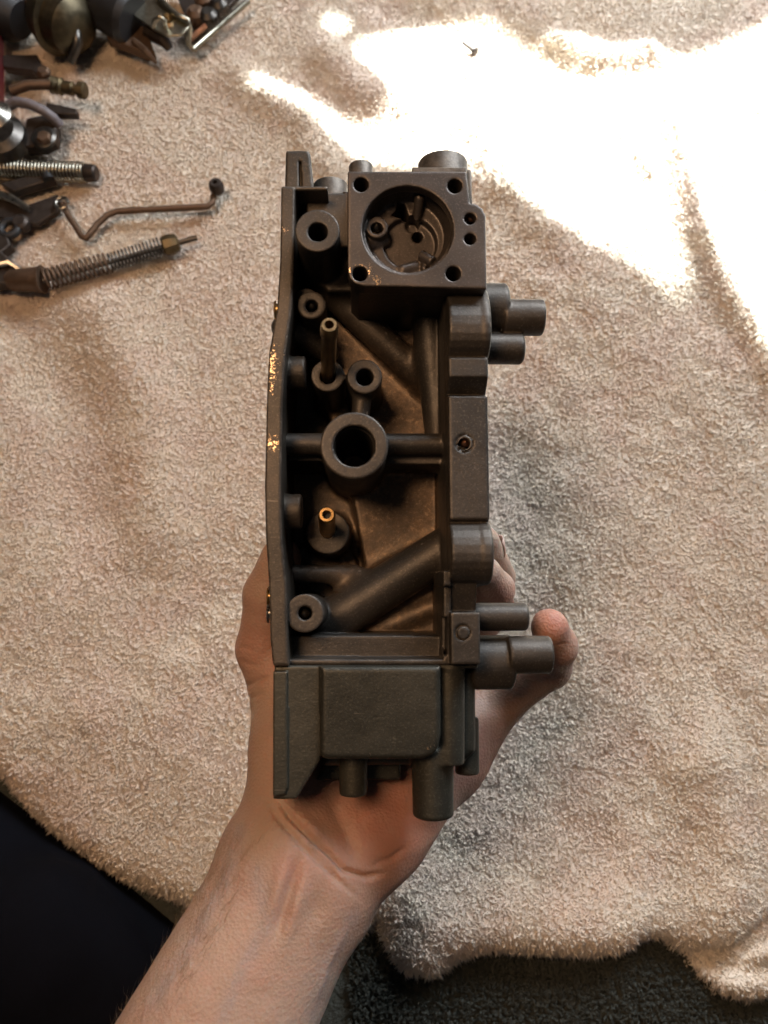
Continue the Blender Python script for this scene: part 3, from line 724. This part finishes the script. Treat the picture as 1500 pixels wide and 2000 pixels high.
seg((905, 1000, 332), (880, 960, 322), 7.2, 6.4, 2.5)
# tendons
P, Q = g.mesh()
# pixel coordinates of each vertex: only used to lay creases where the wrist folds
def project(P): return 750+F*P[:, 0]/-P[:, 2], 1000-F*P[:, 1]/-P[:, 2]
N_ = np.zeros_like(P)
fn = np.cross(P[Q[:, 2]]-P[Q[:, 0]], P[Q[:, 3]]-P[Q[:, 1]])
for i in range(4): np.add.at(N_, Q[:, i], fn)
N_ /= np.linalg.norm(N_, axis=1)[:, None]
ux, uy = project(P); front = N_[:, 2] > 0.1
def crease(pts, depth, wd, P, ends=0.25):
    m = np.full(len(P), 1e9); q = np.zeros(len(P)); L = np.array([math.dist(a, b) for a, b in zip(pts[:-1], pts[1:])]); C_ = np.concatenate([[0], np.cumsum(L)])/L.sum()
    for i, (a, b) in enumerate(zip(pts[:-1], pts[1:])):
        d, t = seg_d(ux, uy, a, b); k = d < m; m = np.where(k, d, m); q = np.where(k, C_[i]+(C_[i+1]-C_[i])*t, q)
    env = np.clip(np.minimum(q, 1-q)/ends, 0, 1); env = env*env*(3-2*env)
    e = np.exp(-(m/wd)**2)*front*env
    return P - N_*(1.35*depth*e)[:, None]
mott = 0.35*(n1(P[:, 0]*.09, P[:, 1]*.09)+n2(P[:, 0]*.2+5, P[:, 1]*.2))
P = P + N_*mott[:, None]
for c_ in (([(535, 1555), (572, 1602), (612, 1640), (645, 1668), (672, 1698), (715, 1712), (770, 1704)], 1.5, 5, .18), ([(500, 1530), (545, 1600), (592, 1655), (640, 1700), (690, 1745), (725, 1770)], .9, 5, .3),
           ([(600, 1640), (625, 1672), (650, 1700), (668, 1735)], .5, 4, .3), ([(470, 1345), (500, 1330), (530, 1318)], .8, 4, .3), ([(478, 1368), (520, 1350)], .5, 4, .3), ([(462, 1288), (495, 1300), (520, 1298)], .4, 4, .3),
           ([(462, 1262), (500, 1270)], .4, 4, .3), ([(720, 1690), (765, 1678), (800, 1650)], .7, 5, .3),
           ([(575, 1625), (556, 1690), (532, 1770), (505, 1850)], -1.0, 14, .5), ([(618, 1665), (592, 1730), (566, 1810), (545, 1890)], -1.1, 14, .5), ([(594, 1650), (574, 1715), (549, 1795), (528, 1860)], .9, 10, .4),
           ([(640, 1700), (618, 1780), (590, 1850)], .6, 16, .5), ([(470, 1620), (440, 1720), (380, 1830)], -.5, 9, .4), ([(690, 1790), (640, 1880), (610, 1980)], -.45, 8, .4),
           ([(640, 1545), (665, 1600), (690, 1660), (700, 1700)], .8, 14, .3), ([(560, 1580), (600, 1610), (640, 1640)], -.8, 16, .4), ([(720, 1560), (740, 1620)], -.9, 30, .5),
           ([(1050, 1320), (1078, 1330), (1100, 1322)], .3, 3, .3), ([(1082, 1262), (1108, 1256)], .25, 3, .3)):
    P = crease(*c_[:3], P, c_[3])
arm = mk_np('arm', P/1000, Q, M_SKIN, person)
fl = np.zeros(len(P))
for (x, y, r_, s_) in ((1085, 1215, 55, .8), (1105, 1290, 40, .4), (505, 1260, 80, .5), (760, 1600, 130, .75), (985, 1170, 40, .5), (620, 1560, 60, .3), (900, 1480, 120, .6), (575, 1700, 45, .45), (560, 1780, 35, .3), (760, 1700, 60, .3), (470, 1720, 50, .2), (500, 1880, 60, .2)):
    fl = np.maximum(fl, s_*np.exp(-((ux-x)**2+(uy-y)**2)/r_**2))
vn_ = np.zeros(len(P))
for pl in ([(470, 1620), (440, 1720), (380, 1830), (300, 1960)], [(690, 1790), (640, 1880), (610, 1980)], [(500, 1700), (520, 1800), (470, 1900), (430, 2000)]):
    m = np.min([seg_d(ux, uy, a, b)[0] for a, b in zip(pl[:-1], pl[1:])], 0); vn_ = np.maximum(vn_, np.exp(-(m/14)**2)*.5)
a2 = arm.data.attributes.new('vein', 'FLOAT', 'POINT')
if len(arm.data.vertices) == len(vn_): a2.data.foreach_set('value', vn_.astype(np.float32))
at = arm.data.attributes.new('flush', 'FLOAT', 'POINT')
if len(arm.data.vertices) == len(fl): at.data.foreach_set('value', fl.astype(np.float32))
place_cam(arm)
# fingernails on the ring and middle fingertips, edge-on at the rim
tn = NT('fingernail'); tn.set(Base_Color=(0.62, 0.42, 0.35), Roughness=0.3)
def nail(c, nrm, up, rw, rl):
    c = Cp(*c); n_ = np.array(nrm, float); n_ /= np.linalg.norm(n_); u = np.array(up, float); u -= n_*(u@n_); u /= np.linalg.norm(u); s_ = np.cross(n_, u)
    v = []; f = []
    for i in range(9):
        for k in range(9):
            a, b_ = (i-4)/4, (k-4)/4; rr = math.sqrt(1-a*a*.3) ; v.append(c+u*rl*a*math.sqrt(1-b_*b_*.45)+s_*rw*b_*math.sqrt(1-a*a*.45)-n_*(b_*b_*1.9+a*a*.5))
    f = [[i*9+k, i*9+k+1, (i+1)*9+k+1, (i+1)*9+k] for i in range(8) for k in range(8)]
    o = mk('fingernail', v, f, tn.m, arm, True, 80); sm = o.modifiers.new('solid', 'SOLIDIFY'); sm.thickness = .0005; place_cam_mm(o)
def place_cam_mm(o): o.data.transform(Matrix.Scale(.001, 4)); place_cam(o)
nail((979, 1128, 303), (.9, .35, -.35), (-.3, 1, .5), 4.2, 5.0)
nail((982, 1068, 312), (.95, .25, -.35), (-.3, 1, .5), 4.2, 5.0)
# fine hairs of the forearm
hk = np.where((N_[:, 2] > -0.05) & (N_[:, 2] < 0.8) & (uy > 1640) & (ux < 620-0.55*(uy-1640)))[0]
hs = rng.choice(hk, 900); hv = []; hf = []
down = Cp(560, 1700, 260)-Cp(300, 2100, 235); down /= np.linalg.norm(down)
for i in hs:
    p = P[i]; d = N_[i]*.45+down*(.8)+rng.normal(0, .25, 3); d /= np.linalg.norm(d); L = rng.uniform(3, 6.5); sdv = np.cross(d, N_[i]); sdv /= np.linalg.norm(sdv)+1e-9
    n0 = len(hv); e = .055
    hv += [p-sdv*e, p+sdv*e, p+N_[i]*e, p+d*L*.6+sdv*e*.7, p+d*L*.6-sdv*e*.7, p+d*L+down*L*.25]
    hf += [[n0, n0+1, n0+3], [n0, n0+3, n0+4], [n0+1, n0+2, n0+3], [n0+2, n0, n0+4], [n0+2, n0+4, n0+3], [n0+4, n0+3, n0+5]]
th = NT('hair'); th.set(Base_Color=(0.30, 0.20, 0.13), Roughness=0.5)
hh = mk('arm_hair', np.array(hv)/1000, hf, th.m, arm, False); hh['kind'] = 'stuff'; place_cam(hh)
# ---- trousers, lower left
tt = NT('navy_cloth'); nn = tt.noise(30, 4); tt.set(Base_Color=tt.mix(nn, (0.0014, 0.0016, 0.003), (0.004, 0.0045, 0.008)), Roughness=0.9); tt.b.inputs['Specular IOR Level'].default_value = 0.1
tt.bump(tt.noise(900, 2), .5, .0004)
g = Grid((-390, -430, -600), (40, -95, -340), 3.0)
g.bar(Cp(-300, 1735, 470), Cp(520, 2225, 470), 100, 90, k=8, round_=True)
g.bar(Cp(60, 1850, 415), Cp(330, 2080, 415), 30, 24, k=45, round_=True)
P, Q = g.mesh()
P[:, 2] += 5*n1(P[:, 0]*.02+P[:, 1]*.012, P[:, 1]*.03)+3.5*n2(P[:, 0]*.05-P[:, 1]*.04, P[:, 1]*.02)
tr = mk_np('trousers', P/1000, Q, tt.m, person); place_cam(tr)

# ================================================================== LOOSE PARTS ON THE TOWEL
M_BR = simple_metal('tarnished_brass', (0.17, 0.13, 0.075), 0.5)
M_IRON = simple_metal('dark_iron', (0.075, 0.06, 0.052), 0.5, 0.8)
M_RUST = simple_metal('rusty_iron', (0.16, 0.10, 0.065), 0.55, 0.7)
M_ZINC = simple_metal('zinc_plate', (0.42, 0.39, 0.31), 0.3)
M_RUB = simple_metal('black_rubber', (0.014, 0.014, 0.016), 0.55, 0.0)
M_CUP = simple_metal('olive_plated_cup', (0.13, 0.108, 0.07), 0.45)
M_RED = simple_metal('dark_red_paint', (0.13, 0.018, 0.02), 0.4, 0.2)
def loose(name, px, py, label, cat, group='loose carburetor parts on the towel'):
    p = W(px, py, 0.022); o = empty(name, p, label, cat, group); return o, np.array(p)
def Q3(o0, px, py, h=0.0): p = W(px, py, 0.022+h); return np.array(p)-o0
TG = 'loose carburetor parts on the towel'
# long coil spring at the left edge
o, b = loose('coil_spring', 100, 330, 'long straight coil spring lying level at the left edge', 'spring')
m = MB(); m.helix(Q3(b, -60, 328, .006), Q3(b, 168, 337, .006), .0068, 34, .00075); m.done('coil', M_ZINC, o, 60)
m = MB(); m.tube([Q3(b, -60, 328, .006), Q3(b, 150, 336, .006)], .0042, 12); m.done('core_rod', M_RUST, o)
m = MB(); m.lathe(Q3(b, 166, 337, .006), Q3(b, 189, 339, .006), [(0, .0058), (.1, .0062), (.85, .0060), (1, .005)], 18); m.done('end_cap', M_IRON, o)
# dark flat bar under it
o, b = loose('metal_bar', 60, 365, 'short black flat bar under the long coil spring', 'bar')
m = MB(); m.prism([Q3(b, 10, 372), Q3(b, 108, 345), Q3(b, 114, 364), Q3(b, 36, 388)], (0, 0, .008)); m.done('bar', M_IRON, o, bevel=.001)
m = MB(); m.tube([Q3(b, 92, 340, .008), Q3(b, 96, 352, .008)], .004, 10); m.done('pin', M_RUB, o)
# pivot bracket with link rod
o, b = loose('link_rod', 290, 410, 'thin dark bent link rod with a round ball end pointing up', 'rod')
m = MB(); path = [(122, 398), (133, 420), (150, 446), (160, 462), (168, 466), (176, 456), (190, 438), (210, 420), (228, 413), (260, 411), (320, 408), (380, 405), (406, 403), (415, 396), (418, 380), (421, 366)]
m.tube([Q3(b, x, y, .005) for x, y in path], .0023, 12); m.done('rod', M_RUST, o, 80)
m = MB(); c = Q3(b, 423, 365, .009); m.lathe(c-[0, 0, .005], c+[0, 0, .005], [(0, .0035), (.15, .0049), (.5, .0054), (.85, .0049), (1, .0035), (1, .0018), (.7, .0018)], 18); m.done('ball_end', M_IRON, o)
o, b = loose('pivot_bracket', 60, 415, 'dark folded pivot bracket left of the bent rod', 'bracket')
m = MB(); m.prism([Q3(b, -20, 385), Q3(b, 60, 408), Q3(b, 118, 388), Q3(b, 126, 402), Q3(b, 118, 420), Q3(b, 78, 446), Q3(b, 30, 440), Q3(b, -20, 425)], (0, 0, .005)); m.done('plate', M_IRON, o, bevel=.0008)
m = MB(); m.tube([Q3(b, -20, 374, .008), Q3(b, 20, 386, .009), Q3(b, 58, 408, .009)], [.003, .003, .002], 10); m.done('lever', M_STEEL, o)
m = MB(); c = Q3(b, 124, 402, .005); m.tube([c+np.array([math.cos(a)*.0045, math.sin(a)*.0045, .003]) for a in np.linspace(0, 5.6, 14)], .0014, 8); m.done('eyelet', M_STEEL, o, 80)
m = MB(); c = Q3(b, 46, 443, .002); m.lathe(c, c+[0, 0, .008], [(0, .006), (.8, .006), (1, .004)], 16); m.done('rivet', M_IRON, o)
# idle screw with spring
o, b = loose('adjuster_screw', 230, 510, 'long adjuster screw wrapped in a wide spring with a brass nut near its tip', 'screw')
m = MB(); m.tube([Q3(b, 84, 548, .006), Q3(b, 385, 464, .006)], .0019, 12); m.done('shaft', M_DARKST, o)
m = MB(); m.helix(Q3(b, 90, 546, .006), Q3(b, 215, 512, .006), .0068, 14, .0008); m.done('coil', M_RUST, o, 60)
m = MB(); m.helix(Q3(b, 215, 512, .006), Q3(b, 318, 480, .006), .0055, 15, .0007, r2=.0062); m.done('coil', M_DARKST, o, 60)
m = MB(); m.lathe(Q3(b, 318, 482, .006), Q3(b, 350, 473, .006), [(0, .0055), (.1, .0068), (.5, .0072), (.9, .006), (1, .004)], 8); m.done('nut', M_BR, o, 25)
m = MB(); m.lathe(Q3(b, 10, 548, .004), Q3(b, 84, 546, .006), [(0, .004), (.2, .0075), (.85, .0085), (1, .0095)], 18); m.done('sleeve', M_RUST, o)
o, b = loose('lever_piece', 15, 500, 'small dark lever with a steel tab below the bracket at the left edge', 'lever')
m = MB(); m.prism([Q3(b, -30, 470), Q3(b, 24, 474), Q3(b, 32, 492), Q3(b, 14, 506), Q3(b, 40, 526), Q3(b, 30, 566), Q3(b, -30, 572)], (0, 0, .009)); m.done('plate', M_IRON, o, bevel=.001)
m = MB(); m.tube([Q3(b, -20, 520, .012), Q3(b, 16, 512, .012), Q3(b, 40, 527, .008)], .0022, 8); m.done('tab', M_STEEL, o)
# old carburettor body, left
o, b = loose('small_carburetor', 50, 220, 'dark grimy small carburetor at the left edge with hose and brass screw', 'carburetor')
def wm(px, py, h): return np.array(W(px, py, .022+h))*1000
g = Grid(wm(-60, 330, 0)-10, wm(130, 110, 0)+np.array([12, 12, 50]), 0.9)
g.bar(wm(-20, 160, 10), wm(95, 165, 10), 13, 12, k=3); g.bar(wm(20, 200, 14), wm(78, 205, 14), 15, 12, k=4); g.bar(wm(60, 265, 2), wm(60, 265, 22), 17, 15, k=4)
g.bar(wm(-10, 250, 8), wm(110, 285, 8), 10, 9, k=3, round_=True); g.bar(wm(84, 255, 12), wm(84, 255, 30), 6, k=.5, cut=True)
g.bar(wm(28, 140, 14), wm(82, 142, 14), 8, k=1.5); g.ball(wm(98, 195, 12), 6, k=3); g.bar(wm(20, 280, 18), wm(52, 250, 20), 5, k=1.5, round_=True); g.bar(wm(55, 262, 10), wm(55, 262, 26), 8, cut=True, k=.5)
P, Qf = g.mesh(); body = mk_np('body', P/1000-b, Qf, M_IRON, o)
m = MB(); m.tube([Q3(b, 10, 210, .02), Q3(b, 32, 199, .025), Q3(b, 58, 203, .026), Q3(b, 85, 216, .024), Q3(b, 104, 230, .02), Q3(b, 116, 244, .014)], .0035, 12); m.done('hose', simple_metal('grey_hose', (.16, .14, .15), .5, 0.0), o, 80)
m = MB(); m.tube([Q3(b, 22, 178, .022), Q3(b, 55, 166, .024), Q3(b, 100, 165, .022)], .0036, 12); m.done('linkage_arm', M_RUST, o, 80)
m = MB(); m.lathe(Q3(b, 100, 166, .02), Q3(b, 168, 178, .02), [(0, .003), (.04, .0062), (.1, .0035), (.16, .006), (.22, .0035), (.3, .0062), (.36, .0045), (.62, .0048), (.66, .0035), (.76, .0035), (.8, .0058), (.97, .0058), (1, .0045)], 12); m.done('brass_screw', M_BR, o, 30)
m = MB(); m.prism([Q3(b, 96, 212, .01), Q3(b, 128, 218, .01), Q3(b, 156, 224, .01), Q3(b, 156, 235, .01), Q3(b, 118, 234, .01), Q3(b, 98, 228, .01)], (0, 0, .006)); m.done('throttle_lever', M_IRON, o, bevel=.0008)
m = MB(); m.prism([Q3(b, -10, 60, .01), Q3(b, 9, 60, .01), Q3(b, 10, 225, .01), Q3(b, -10, 225, .01)], (0, 0, .02)); m.done('red_cover', M_RED, o, bevel=.001)
m = MB(); c = Q3(b, -2, 238, .02); m.lathe(c, c+[0, 0, .012], [(0, .012), (.6, .012), (1, .006)], 18); m.done('steel_cap', M_STEEL, o)
m = MB(); c = Q3(b, 12, 280, .012); m.lathe(c, c+[0, 0, .014], [(0, .018), (.7, .017), (1, .012)], 24); m.done('round_cover', M_DARKST, o)
# vacuum cup
o, b = loose('vacuum_capsule', 120, 45, 'olive plated round vacuum capsule with a curved outlet pipe', 'vacuum capsule')
A = Q3(b, 90, 20, .020); B = Q3(b, 160, 60, .024)
m = MB(); m.lathe(A, B, [(0, .014), (.1, .021), (.25, .0225), (.38, .0225), (.40, .0255), (.48, .0255), (.5, .0215), (.8, .020), (.95, .014), (1, .009)], 32); m.done('shell', M_CUP, o, 30)
m = MB(); m.tube([Q3(b, 135, 50, .02), Q3(b, 150, 66, .024), Q3(b, 152, 84, .02), Q3(b, 145, 104, .014), Q3(b, 136, 120, .010)], .0036, 12); m.done('outlet_pipe', M_DARKST, o, 80)
m = MB(); m.lathe(Q3(b, 62, 5, .022), Q3(b, 98, 5, .03), [(0, .006), (1, .008)], 12); m.done('stub', simple_metal('orange_brass', (.55, .26, .08), .35), o)
o, b = loose('spring_clip', 40, 45, 'black rubber cap and steel tab at the top left corner', 'cap')
m = MB(); m.lathe(Q3(b, -20, 10, .018), Q3(b, 44, 40, .018), [(0, .016), (.3, .018), (.35, .0155), (.5, .018), (.55, .0155), (.75, .018), (1, .013)], 20); m.done('rubber_cap', M_RUB, o)
m = MB(); m.prism([Q3(b, 44, 50, .005), Q3(b, 60, 44, .005), Q3(b, 52, 76, .004), Q3(b, 40, 78, .004)], (0, 0, .004)); m.done('tab', M_RUB, o, bevel=.0005)
# bracket assembly at the top
o, b = loose('mounting_bracket', 340, 50, 'shiny folded steel mounting bracket with black solenoid at top', 'bracket')
m = MB(); m.prism([Q3(b, 262, -10, .022), Q3(b, 312, -10, .022), Q3(b, 345, 30, .022), Q3(b, 362, 36, .022), Q3(b, 370, 56, .022), Q3(b, 354, 72, .022), Q3(b, 328, 74, .022), Q3(b, 300, 60, .022), Q3(b, 290, 52, .022), Q3(b, 264, 34, .022)], (0, 0, .0016)); m.done('bright_plate', M_ZINC, o, bevel=.0004)
m = MB(); m.tube([Q3(b, 306, -8, .026), Q3(b, 345, 30, .026), Q3(b, 366, 40, .026), Q3(b, 370, 56, .02), Q3(b, 368, 86, .012), Q3(b, 378, 97, .008), Q3(b, 430, 50, .008), Q3(b, 485, 2, .010)], .0024, 8); m.done('bent_edge', M_ZINC, o, 80)
m = MB(); m.prism([Q3(b, 340, -20, .002), Q3(b, 480, -20, .002), Q3(b, 470, 0, .002), Q3(b, 380, 82, .002), Q3(b, 368, 50, .002)], (0, 0, .004)); m.done('base_plate', M_IRON, o, bevel=.0005)
m = MB(); m.lathe(Q3(b, 170, -10, .02), Q3(b, 262, 40, .02), [(0, .008), (.1, .010), (.35, .010), (.4, .018), (.9, .019), (1, .016)], 24); m.done('solenoid', M_RUB, o, 30)
m = MB(); m.prism([Q3(b, 205, 48, .004), Q3(b, 262, 56, .004), Q3(b, 290, 72, .004), Q3(b, 308, 118, .002), Q3(b, 290, 122, .002), Q3(b, 250, 104, .004), Q3(b, 216, 92, .004)], (0, 0, .008)); m.done('rusty_arm', M_RUST, o, bevel=.001)
m = MB(); m.tube([Q3(b, 262, 80, .012), Q3(b, 285, 100, .012), Q3(b, 306, 124, .006)], [.0028, .0028, .0015], 8); m.done('prong', M_RUST, o)
m = MB(); m.tube([Q3(b, 300, 52, .024), Q3(b, 302, 40, .03), Q3(b, 312, 32, .032), Q3(b, 322, 40, .03), Q3(b, 322, 52, .024)], .0018, 8); m.done('hook', M_ZINC, o, 80)
m = MB(); c = Q3(b, 328, 38, .024); m.lathe(c, c+[0, 0, .004], [(0, .003), (1, .002)], 12); m.done('brass_rivet', M_BRASS, o)
m = MB(); m.tube([Q3(b, 290, 62, .01), Q3(b, 320, 78, .012), Q3(b, 332, 96, .008)], [.006, .005, .003], 10); m.done('dark_arm', M_IRON, o)
for (x, y) in ((400, 10), (430, 20), (385, 38), (410, 42)):
    m = MB(); c = Q3(b, x, y, .006); m.lathe(c, c+[0, 0, .010], [(0, .007), (.7, .007), (1, .004)], 10); m.done('terminal', M_RUST if x < 410 else M_DARKST, o)
m = MB(); m.tube([Q3(b, 372, 76, .01), Q3(b, 402, 50, .012)], .0022, 8); m.done('copper_pin', M_COPPER, o)
# small screw in the sun
o, b = loose('small_screw', 918, 93, 'tiny dark screw lying alone on the sunlit towel', 'screw')
p0 = Q3(b, 903, 82, .004); p1 = Q3(b, 931, 103, .004)
m = MB(); m.tube([p0, p0+(p1-p0)*.82], [.0012, .0016], 10); m.done('shank', M_IRON, o)
m = MB(); m.lathe(p0+(p1-p0)*.78, p1, [(0, .0016), (.2, .0034), (.7, .0036), (1, .0022)], 14); m.done('head', M_IRON, o)

# more grimy pieces of the cluster
o, b = loose('linkage_arm', 60, 130, 'flat rusty linkage arm standing above the brass spring screw', 'linkage')
m = MB(); m.prism([Q3(b, 12, 122, .006), Q3(b, 80, 121, .006), Q3(b, 84, 136, .006), Q3(b, 100, 148, .006), Q3(b, 108, 170, .006), Q3(b, 96, 176, .006), Q3(b, 70, 152, .006), Q3(b, 14, 146, .006)], (0, 0, .007)); m.done('plate', M_IRON, o, bevel=.001)
m = MB(); c = Q3(b, 88, 146, .012); m.lathe(c, c+[0, 0, .005], [(0, .005), (.7, .005), (1, .0035)], 6); m.done('nut', M_RUST, o, 25)
o, b = loose('shift_lever', 70, 290, 'greasy black lever plate below the grey hose', 'lever')
m = MB(); m.prism([Q3(b, 62, 250, .006), Q3(b, 112, 240, .006), Q3(b, 121, 262, .006), Q3(b, 118, 292, .006), Q3(b, 96, 304, .006), Q3(b, 58, 306, .006)], (0, 0, .010)); m.done('plate', M_IRON, o, bevel=.0015)
m = MB(); c = Q3(b, 88, 272, .016); m.lathe(c, c+[0, 0, .004], [(0, .009), (.6, .009), (1, .007)], 20); m.done('washer', M_DARKST, o)
m = MB(); c = Q3(b, 88, 272, .020); m.lathe(c, c+[0, 0, .004], [(0, .005), (.7, .005), (1, .004)], 6); m.done('nut', M_RUST, o, 25)
o, b = loose('rubber_grommet', 55, 440, 'dark round grommet lying between the pivot bracket and the lever', 'grommet')
c = Q3(b, 22, 452, .004); m = MB(); m.tube([c+np.array([math.cos(a)*.006, math.sin(a)*.006, .003]) for a in np.linspace(0, 6.283, 20)], .0028, 8); m.done('ring', M_RUB, o, 80)
